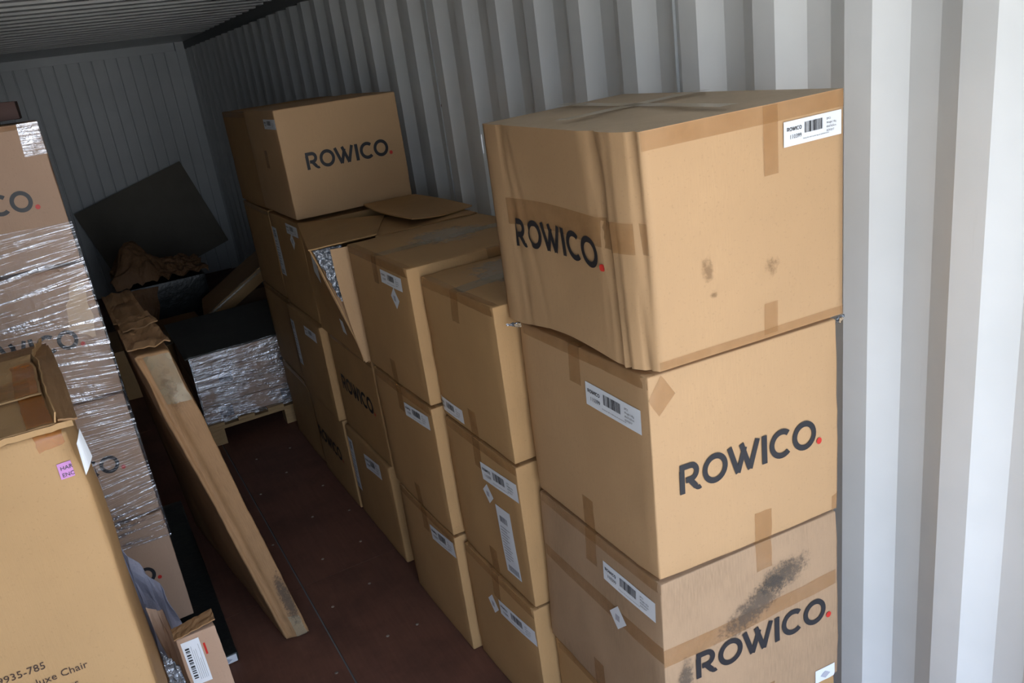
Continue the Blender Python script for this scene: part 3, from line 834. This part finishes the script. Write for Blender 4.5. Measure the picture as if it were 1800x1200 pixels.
# sixth column, in the dark
for z0_, z1_, lb in ((0.0, 0.487, 'dark brown box on the floor, foot of the furthest stack'), (0.490, 0.972, 'dark brown box beside the film-wrapped pallet, furthest stack, second level'),
                     (0.975, 1.448, 'dark brown box behind the strip-labelled box, furthest stack, third level'), (1.451, 1.930, 'dark brown box behind the clean lettered box, top of the furthest stack')):
    c, b = col_box(1.61, 2.17, 4.535, 5.11, z0_, z1_, lb, 50+z0_, 'card3')
    b.patch('tape', 'left', [(0, b.C-0.03), (b.B, b.C-0.03), (b.B, b.C+0.02), (0, b.C+0.02)], M['tape'], c, n=(14, 3))

# ------------------------------------------------------------------ left-hand wrapped stack
G2 = 'film-wrapped boxes stacked on the left'
slab_c = hexa(0.10, 0.845, 3.16, 4.62, 0.0, 0.048)
slab = Carton(slab_c, 0.012, 0.004, 61)
so = root('packed_slab', slab_c, 'flat slab in black plastic on the floor under the film-wrapped stack', 'slab')
slab.body('plastic_cover', M['blackplastic_shade'], so)
slab.label('front', (0.665, 0.004), 0.07, 0.036, so, style='diamond', name='white_label')
names2 = ['film-wrapped box with lettering, bottom of the left stack', 'film-wrapped box, third from top of the left stack', 'film-wrapped box with torn pale patch, second from top of the left stack', 'film-wrapped box, topmost of the left stack below the dark lid']
lv = [0.055, 0.556, 1.060, 1.557, 2.040]
logo_z = [0.268, 0.765, 1.262, 1.755]
for k in range(4):
    xr = 0.742-0.003*(k % 2)
    cn = hexa(0.185, xr, 3.50, 4.08, lv[k]+0.003, lv[k+1]-0.003)
    b = Carton(cn, 0.009, 0.003, 60+k); c = root('cardboard_box', cn, names2[k], 'box', G2)
    b.body('carton_body', M['card_pale'], c)
    h = 0.068; b.logo('front', (0.470-LOGO_W*h*0.95+0.012, logo_z[k]-lv[k]), h, c, sx=0.95)
    b.patch('tape', 'front', [(0, b.C-0.02), (b.A, b.C-0.02), (b.A, b.C+0.02), (0, b.C+0.02)], M['tape'], c, n=(14, 3))
    if k == 2: b.patch('torn_patch', 'front', [(0.45, 0.27), (0.53, 0.22), (0.54, 0.43), (0.48, 0.41)], simple('pale_torn_paper', srgb(226, 196, 164), 0.7), c, n=(5, 5), jag=0.008)
    if k == 3: b.patch('corner_tape', 'front', [(0.485, 0.37), (0.552, 0.37), (0.555, 0.475), (0.49, 0.475)], M['film_dense'], c, n=(4, 4), off=0.003)
# stretch film around them: rippled sheet on the front and the aisle side
def film_sheet(name, x0, x1, y0, y1, z0, z1, label, mat, amp=0.0012, thick=0.0):
    o = empty(name, ((x0+x1)/2, (y0+y1)/2, z0), label, 'film')
    nz, nx, ny = 70, 28, 18
    def row(pts, nm):
        vs, uvs, fs = [], [], []
        m = len(pts)
        for j in range(nz+1):
            z = z0+(z1-z0)*j/nz; u = 0
            for i, (x, y, nxn, nyn) in enumerate(pts):
                if i: u += math.hypot(x-pts[i-1][0], y-pts[i-1][1])
                q = V((u*6, 0, z*60+u*4*math.sin(z*5))); d = 0.006+amp*(noise.noise(q)+0.6*noise.noise(V((u*14, 5, z*25))))
                vs.append((x+nxn*d, y+nyn*d, z)); uvs.append((u+0.0, z+0.12*u*math.sin(z*7)))
        for j in range(nz):
            for i in range(m-1): fs.append((j*m+i, j*m+i+1, (j+1)*m+i+1, (j+1)*m+i))
        return link(nm, vs, fs, mat, o, uvs=uvs, smooth=True)
    fr = [(x0+(x1-x0)*i/nx, y0, 0, -1) for i in range(nx)]+[(x1, y0, 0.7, -0.7)]
    si = [(x1, y0, 0.7, -0.7)]+[(x1, y0+(y1-y0)*i/ny, 1, 0) for i in range(1, ny+1)]
    row(fr, 'front_film'); row(si, 'side_film')
    return o
film_sheet('stretch_film', 0.185, 0.742, 3.50, 4.08, 0.44, 1.70, 'crinkled clear stretch film wound around the left box stack', M['film'])
# dark lid carton on top
cn = hexa(0.12, 0.695, 3.585, 4.1, 2.046, 2.112)
b = Carton(cn, 0.006, 0.004, 71); c = root('flat_box', cn, 'dark brown shallow box lying on top of the wrapped left stack', 'box')
b.body('carton_body', M['darkbrown'], c)

# ------------------------------------------------------------------ big chair carton, near left
cn = [(0.02, 2.13, 0.0), (0.615, 2.125, 0.0), (0.625, 2.80, 0.0), (0.04, 2.80, 0.0),
      (0.02, 2.155, 1.452), (0.634, 2.135, 1.452), (0.592, 2.84, 1.452), (0.02, 2.82, 1.452)]
b = Carton(cn, 0.030, 0.008, 81, dents=[(1, 0.35, 0.75, 0.3, -0.012), (1, 0.0, 0.97, 0.12, 0.012)])
c = root('cardboard_box', cn, 'tall golden-brown chair carton with crushed lid and pink sticker, nearest on the left', 'box')
b.body('carton_body', M['card_gold'], c, 0.04)
def txt(s_, x, z, size, rot=0.0, mat='ink_soft', face='front', par=None, name='printed_line'):
    tv, tf = text_mesh(s_); return b.decal(name, face, tv, tf, (x, z), size, rot, M[mat], par or c)
M['ink_brown'] = simple('brown_print', srgb(74, 56, 50), 0.6)
for _s, _end, _z in (('19935-785', 0.404, 0.928), ('Velvet Deluxe Chair', 0.480, 0.893), ('Grey/Brass', 0.452, 0.858)):
    _w = max(p[0] for p in text_mesh(_s)[0])*0.0245
    txt(_s, _end-_w, _z, 0.0245, 0, 'ink_brown')
st = b.patch('sticker', 'front', [(0.548, 1.338), (0.575, 1.338), (0.575, 1.372), (0.548, 1.372)], M['pink'], c, off=0.003, n=(3, 3))
for s_, z in (('HAR', 1.357), ('ENC', 1.342)):
    tv, tf = text_mesh(s_); b.decal('print', 'front', tv, tf, (0.552, z), 0.012, 0, M['ink'], st, off=0.0045)
b.patch('sticker', 'right', [(0.07, 1.335), (0.10, 1.335), (0.10, 1.375), (0.07, 1.375)], M['pink'], c, off=0.003, n=(3, 3))
# curled white label standing off the side
sheet('curled_label', lambda u, v: lerp4([(0.624, 2.094, 1.350), (0.645, 2.110, 1.380), (0.640, 2.098, 1.450), (0.627, 2.088, 1.425)], u, v)+V((0, -0.006*math.sin(PI*u), 0)), 6, 8, M['white'], c, 0.0008)
tv, tf = text_mesh('TEX'); b.decal('marker_writing', 'right', tv, tf, (0.18, 1.30), 0.09, 0, M['ink_brown'], c, off=0.003)
tv, tf = text_mesh('ZA'); b.decal('marker_writing', 'right', tv, tf, (0.18, 1.20), 0.08, 0, M['ink_brown'], c, off=0.003)
# side seam line of the front panel
b.patch('fold_line', 'front', [(0.30, 0.7), (0.302, 0.7), (0.302, 1.44), (0.30, 1.44)], simple('fold', srgb(170, 128, 76), 0.7), c, n=(1, 20))
# lid: loose flaps with torn ridge, tape
RID = [(0.602, 2.145), (0.592, 2.26), (0.582, 2.38), (0.577, 2.50), (0.574, 2.58), (0.558, 2.69), (0.565, 2.76), (0.580, 2.83)]
def ridge(v, dx=0.0):
    k = min(len(RID)-2, int(v*(len(RID)-1))); f_ = v*(len(RID)-1)-k
    p = V(RID[k]).lerp(V(RID[k+1]), f_); return p.x+dx+0.004*noise.noise(V((v*14, 0, 2))), p.y
def ftop(u, v):        # near lid flap up to the ridge
    y = 2.150+0.225*v; x1 = ridge((y-2.145)/0.685)[0]-0.003
    return V((0.05+(x1-0.05)*u, y, 1.4575+0.004*noise.noise(V((u*9, v*3, 1)))+0.008*v*v))
sheet('lid_flap', ftop, 20, 8, M['card_gold'], c, 0.004)
def ftop2(u, v):       # second flap, ending in a torn paper edge
    y = 2.345+(0.235+0.10*u+0.02*noise.noise(V((u*11, 0, 5))))*v; x1 = ridge(min(1, (y-2.145)/0.685))[0]-0.004
    return V((0.05+(x1-0.05)*u, y, 1.472+0.006*noise.noise(V((u*9, v*5, 3)))+0.010*v))
sheet('lid_flap', ftop2, 24, 10, M['card_gold'], c, 0.004)
def ftop4(u, v):       # darker inner flap at the far side
    return V((0.05+0.54*u, 2.60+0.24*v, 1.462+0.004*noise.noise(V((u*6, v*5, 9)))))
sheet('lid_flap', ftop4, 14, 8, M['card_old'], c, 0.004)
def ftop3(u, v):       # narrow flap along the right edge
    x0_, y_ = ridge(v, 0.003); xr_ = 0.640-0.046*v
    return V((x0_+(xr_-x0_)*u, y_, 1.458+0.016*(1-u)*math.sin(PI*min(1, v+0.15))+0.003*noise.noise(V((u*3, v*9, 5)))))
sheet('lid_flap', ftop3, 6, 24, M['card_old'], c, 0.004)
def rdg(u, v):
    x_, y_ = ridge(u); return (x_-0.003+0.006*v, y_, 1.462+0.022*v+0.008*noise.noise(V((u*19, v, 4)))*v)
sheet('torn_ridge', rdg, 30, 2, M['card_gold'], c, 0.003)
def tapeS(u, v):
    p = ftop(0.905+0.09*u, 0.02+0.96*v); return V(p)+V((0, 0, 0.0045))
sheet('tape_strip', tapeS, 4, 8, M['tape_orange'], c, 0.0006)
def tapeT(u, v):
    p = ftop2(0.90+0.09*u, 0.75*v); return V(p)+V((0, 0, 0.0045))
sheet('tape_strip', tapeT, 4, 8, M['tape_orange'], c, 0.0006)
sheet('tape_strip', lambda u, v: V(ftop2(0.02+0.94*u, 0.02+0.35*v))+V((0, 0, 0.005+0.002*math.sin(v*20))), 14, 6, M['tape'], c, 0.0006)
b.patch('tape_strip', 'front', [(0.525, b.C-0.045), (0.578, b.C-0.040), (0.578, b.C+0.02), (0.525, b.C+0.02)], M['tape_orange'], c, n=(5, 5), jag=0.003)
sheet('paper_edge', lambda u, v: (0.30+0.33*u, 2.143+0.004*noise.noise(V((u*12, 0, 0))), 1.446+0.013*v+0.004*noise.noise(V((u*20, 1, 1)))), 24, 2, M['card_gold'], c, 0.003)

# ------------------------------------------------------------------ tall narrow carton leaning by the left stack
cn = [(1.018, 3.15, 0.0), (1.122, 3.14, 0.0), (0.985, 4.33, 0.0), (0.862, 4.35, 0.0),
      (0.785, 3.16, 1.275), (0.915, 3.15, 1.275), (0.885, 4.30, 1.255), (0.768, 4.32, 1.255)]
b = Carton(cn, 0.020, 0.007, 91, dents=[(0.45, 0, 0.9, 0.15, 0.01), (0, 0.2, 0.5, 0.35, 0.008)])
def foldp(p, n):   # long bowed crease down the narrow face
    if n.y < -0.5:
        x = abs(p[0]/b.A-0.24-0.05*math.sin(p[2]*3))/0.13
        return -0.022*(1-x) if x < 1 else 0.0
    return 0.0
b.fold = foldp
c = root('tall_flat_carton', cn, 'tall narrow worn carton leaning against the film-wrapped stack', 'carton')
b.body('carton_body', M['card_old'], c, 0.012)
b.patch('tape', 'front', [(0.03, b.C-0.20), (0.11, b.C-0.20), (0.115, b.C-0.02), (0.03, b.C-0.01)], M['tape_grey'], c, n=(6, 10), jag=0.003, off=0.002)
b.patch('tape', 'front', [(0.055, 0.0), (0.10, 0.0), (0.10, 0.10), (0.055, 0.11)], M['tape_grey'], c, n=(4, 6), jag=0.003, off=0.002)
b.patch('black_scuff', 'front', [(0.03, 0.0), (0.13, 0.0), (0.13, 0.4), (0.06, 0.4)], M['scuff'], c, off=0.003, n=(4, 10), uv01=True)
b.patch('black_scuff', 'front', [(0.02, b.C-0.30), (0.09, b.C-0.30), (0.11, b.C), (0.03, b.C)], M['smudge'], c, off=0.003, n=(4, 10), uv01=True)
for (p4, dz) in (([(0.785, 3.20, 1.285), (0.920, 3.16, 1.292), (0.905, 3.50, 1.290), (0.780, 3.52, 1.283)], 0.02),
                 ([(0.795, 3.45, 1.288), (0.915, 3.42, 1.305), (0.900, 3.62, 1.30), (0.785, 3.66, 1.29)], 0.012),
                 ([(0.775, 3.64, 1.280), (0.895, 3.60, 1.29), (0.885, 4.22, 1.275), (0.768, 4.25, 1.268)], 0.01)):
    sheet('torn_flap', lambda u, v, p4=p4, dz=dz: lerp4(p4, u, v)+V((0, 0.01*noise.noise(V((u*6, 0, dz*90))), dz*noise.noise(V((u*4, v*4, dz*100))))), 8, 8, M['card_old'], c, 0.004)

# ------------------------------------------------------------------ small things between, bottom left
cn = [(0.676, 2.545, 0.0), (0.800, 2.53, 0.0), (0.806, 2.60, 0.0), (0.680, 2.615, 0.0),
      (0.666, 2.545, 0.600), (0.786, 2.52, 0.615), (0.780, 2.575, 0.615), (0.664, 2.60, 0.600)]
b = Carton(cn, 0.010, 0.005, 101); c = root('small_upright_box', cn, 'small slim brown box with sideways white label, bottom left beside the big carton', 'box')
b.body('carton_body', M['card_pale'], c, 0.02)
b.label('front', (0.014, b.C-0.175), 0.052, 0.155, c, style='side', rot=0.0)
b.patch('red_mark', 'front', [(0.072, b.C-0.085), (0.078, b.C-0.085), (0.078, b.C-0.045), (0.072, b.C-0.045)], M['red'], c, n=(2, 2))
sheet('opened_top', lambda u, v: (0.668+0.118*u, 2.535+0.05*v, 0.606+0.016*u+0.004*noise.noise(V((u*8, v*3, 0)))+0.006*v), 12, 4, M['card_old'], c, 0.004)
def crump(p4, amp, sc, seed):
    return lambda u, v: lerp4(p4, u, v)+V((amp*noise.noise(V((u*sc, v*sc, seed))), amp*noise.noise(V((u*sc, v*sc, seed+9))), amp*0.6*noise.noise(V((u*sc, v*sc, seed+4)))))
o = sheet('kraft_flap', crump([(0.66, 2.70, 0.0), (0.70, 2.72, 0.0), (0.655, 2.80, 0.55), (0.618, 2.74, 0.62)], 0.012, 4, 1), 8, 20, M['card_pale'], None, 0.004, loc=(0.66, 2.72, 0))
tag(o, 'loose strip of brown card standing beside the small labelled box', 'cardboard')
o = sheet('foam_sheet', crump([(0.60, 3.00, 0.0), (0.74, 2.98, 0.0), (0.672, 2.98, 0.52), (0.575, 2.99, 0.76)], 0.016, 5, 5), 12, 24, M['foam'], None, 0.003, loc=(0.66, 3.0, 0))
tag(o, 'crumpled grey foam sheet poking up between the big carton and the wrapped stack', 'foam')
o = sheet('plastic_bag', crump([(0.62, 2.56, 0.0), (0.67, 2.55, 0.0), (0.660, 2.56, 0.50), (0.625, 2.58, 0.56)], 0.010, 7, 8), 10, 26, M['bubble'], None, 0.003, loc=(0.645, 2.56, 0))
tag(o, 'shiny crumpled plastic bag left of the small labelled box', 'bag')

# ------------------------------------------------------------------ pallet with wrapped flat cartons
px0, px1, py0, py1 = 1.120, 2.14, 5.27, 6.20
p = empty('wooden_pallet', ((px0+px1)/2, (py0+py1)/2, 0), 'pale wooden pallet under the film-wrapped flat cartons at the back', 'pallet')
for k in range(3):
    xc = px0+0.045+(px1-px0-0.09)*k/2
    for yy in (py0, (py0+py1)/2-0.05, py1-0.1):
        v, f = boxmesh(xc-0.045, xc+0.045, yy, yy+0.10, 0.0, 0.098); link('block', v, f, M['wood'], p)
for k in range(3):
    yy = (py0, (py0+py1)/2-0.05, py1-0.1)[k]
    v, f = boxmesh(px0, px1, yy, yy+0.10, 0.0985, 0.119); link('stringer', v, f, M['wood'], p)
for k in range(6):
    xa = px0+(px1-px0-0.10)*k/5
    v, f = boxmesh(xa, xa+0.10, py0, py1, 0.1195, 0.140); link('deck_board', v, f, M['wood'], p)
zl = [0.142, 0.250, 0.358, 0.466, 0.572]
for k in range(4):
    cn = hexa(px0+0.004+0.002*k, px1-0.01, py0+0.035, py1-0.01, zl[k]+0.001, zl[k+1]-0.001)
    b = Carton(cn, 0.007, 0.001, 110+k)
    c = root('flat_carton', cn, ['flat brown carton lying directly on the pallet under film', 'film-wrapped flat carton, second layer up on the pallet', 'film-wrapped flat carton, third layer up on the pallet', 'film-wrapped flat carton, top layer on the pallet under the shade sheet'][k], 'carton', 'flat cartons on the pallet')
    b.body('carton_body', M['card_pale'], c, 0.05)
    for xx in ((0.50, 0.56), (0.12, 0.2), (0.78, 0.84)):
        b.patch('strap', 'front', [(xx[0]+0.02*k-0.03, 0.012), (xx[1]+0.02*k-0.03, 0.012), (xx[1]+0.02*k-0.03, 0.08), (xx[0]+0.02*k-0.03, 0.08)], M['ink_soft'], c, n=(2, 2)) if (k+int(xx[0]*10)) % 2 else None
cs = sheet('shade_sheet', lambda u, v: (px0-0.02+(px1-px0+0.03)*u, py0+0.02+(py1-py0)*v, 0.579+0.004*noise.noise(V((u*4, v*4, 0)))), 16, 16, M['shade_top'], None, 0.006, loc=(1.6, 5.7, 0.575))  # sheet added to darken the load's top, which is only unlit
tag(cs, 'added dark sheet standing for shade on top of the wrapped pallet load', 'sheet')
film_sheet('stretch_film', px0, px1-0.02, py0+0.028, py1, 0.128, 0.585, 'shiny clear stretch film around the pallet load', M['film_dense'], 0.0012)

# ------------------------------------------------------------------ heap at the far end
def dark_box(name, cn, label, mat, seed, cat='box', r=0.008):
    b = Carton(cn, r, 0.005, seed); c = root(name, cn, label, cat); b.body('carton_body', M[mat], c, 0.05); return c, b
dark_box('cardboard_box', hexa(0.75, 1.42, 6.60, 7.25, 0.0, 0.38), 'dark box on the floor behind the pallet, below the tilted carton', 'card3', 121)
dark_box('cardboard_box', hexa(0.95, 1.60, 7.45, 8.15, 0.0, 0.62), 'box coloured black to stand for shade, under the crumpled brown paper at the far end', 'blackplastic_shade', 122)  # brown box given a black colour in place of the shade there
c, b = dark_box('cardboard_box', hexa(1.63, 2.04, 6.9, 7.4, 0.0, 0.40), 'dark box on the floor below the raised end of the tilted carton', 'card3', 123)
# flat carton tilted up against the right wall
d = V((0.66, 0.0, 0.37)).normalized(); up_ = V((-d.z, 0, d.x)); Lc, Wc, Tc = 0.86, 0.62, 0.10
p0 = V((1.42, 6.55, 0.435)); q = V((0.14, 1, 0.0)).normalized()
bot = [p0, p0+d*Lc, p0+d*Lc+q*Wc, p0+q*Wc]; bot = [x_-up_*Tc*0.5 for x_ in bot]
cn = bot+[x_+up_*Tc for x_ in bot]
b = Carton(cn, 0.006, 0.003, 131); c = root('flat_carton', cn, 'flat carton tilted up toward the right wall behind the pallet, light along its edge', 'carton')
b.body('carton_body', M['card3'], c, 0.05)
b.patch('tape', 'front', [(0, b.C-0.03), (b.A, b.C-0.03), (b.A, b.C+0.03), (0, b.C+0.03)], M['tape_grey'], c, n=(14, 3))
dark_box('cardboard_box', hexa(2.06, 2.33, 6.60, 7.3, 0.0, 0.62), 'upright dark box at the right wall holding up the tilted carton', 'card3', 133)
# grey panel leaning on the end wall
pn = [(0.80, 0.97), (1.99, 1.32), (2.27, 0.37), (1.08, 0.02)]
def panelpt(x, z, off=0.0):
    return V((x, 10.15+0.17*z+off, z+0.0))
def pan(u, v, off=0.0):
    a = V(pn[3])*(1-u)+V(pn[2])*u; b_ = V(pn[0])*(1-u)+V(pn[1])*u; q_ = a*(1-v)+b_*v; return panelpt(q_.x, q_.y, off)
pr = empty('grey_panel', (1.5, 10.2, 0.02), 'large grey board standing tilted against the far end wall', 'panel')
sheet('board', lambda u, v: pan(u, v), 4, 4, M['card_grey'], pr, 0.02)
for (u0, u1, v0, v1) in ((0, 1, 0.93, 1), (0, 1, 0, 0.07), (0, 0.07, 0.0701, 0.9299), (0.93, 1, 0.0701, 0.9299)):
    sheet('edge_strip', lambda u, v, a=(u0, u1, v0, v1): pan(a[0]+(a[1]-a[0])*u, a[2]+(a[3]-a[2])*v, -0.012), 6, 2, M['card_grey'], pr, 0.004)
# crumpled kraft paper
def paper(u, v):
    ang = (u-0.5)*2; x = 1.27+0.36*ang+0.05*noise.noise(V((u*4, v*4, 2)))
    z = 0.63+0.30*math.exp(-((u-0.25)/0.22)**2)*math.sin(PI*v)**0.7+0.10*math.exp(-((u-0.7)/0.3)**2)*math.sin(PI*v)+0.07*abs(noise.noise(V((u*7, v*7, 6))))
    return (x, 7.45+0.6*v+0.05*noise.noise(V((u*5, v*5, 8))), z+0.02*noise.noise(V((u*18, v*18, 1))))
o = sheet('crumpled_paper', paper, 44, 36, M['kraft'], None, 0.0015, loc=(1.27, 7.7, 0.63))
tag(o, 'crumpled heap of brown kraft paper in front of the grey board', 'paper')
def paper2(u, v):
    return lerp4([(0.93, 7.40, 0.05), (1.07, 7.38, 0.02), (1.22, 7.43, 0.60), (0.95, 7.43, 0.62)], u, v)+V((0.03*noise.noise(V((u*5, v*5, 3))), 0.03*noise.noise(V((u*5, v*5, 13))), 0))
o = sheet('hanging_paper', paper2, 16, 24, M['kraft'], None, 0.0015, loc=(1.0, 7.4, 0.0))
tag(o, 'length of brown paper hanging down the left of the paper heap', 'paper')
o = sheet('cardboard_piece', lambda u, v: lerp4([(0.98, 6.30, 0.40), (1.20, 6.30, 0.43), (1.24, 6.62, 0.46), (1.02, 6.62, 0.43)], u, v), 4, 4, M['card_dusty_lit'], None, 0.005, loc=(1.1, 6.45, 0.40))
tag(o, 'torn piece of card lying on the heap behind the pallet', 'cardboard')
for o in D.objects:
    if '_w' in o: del o['_w']
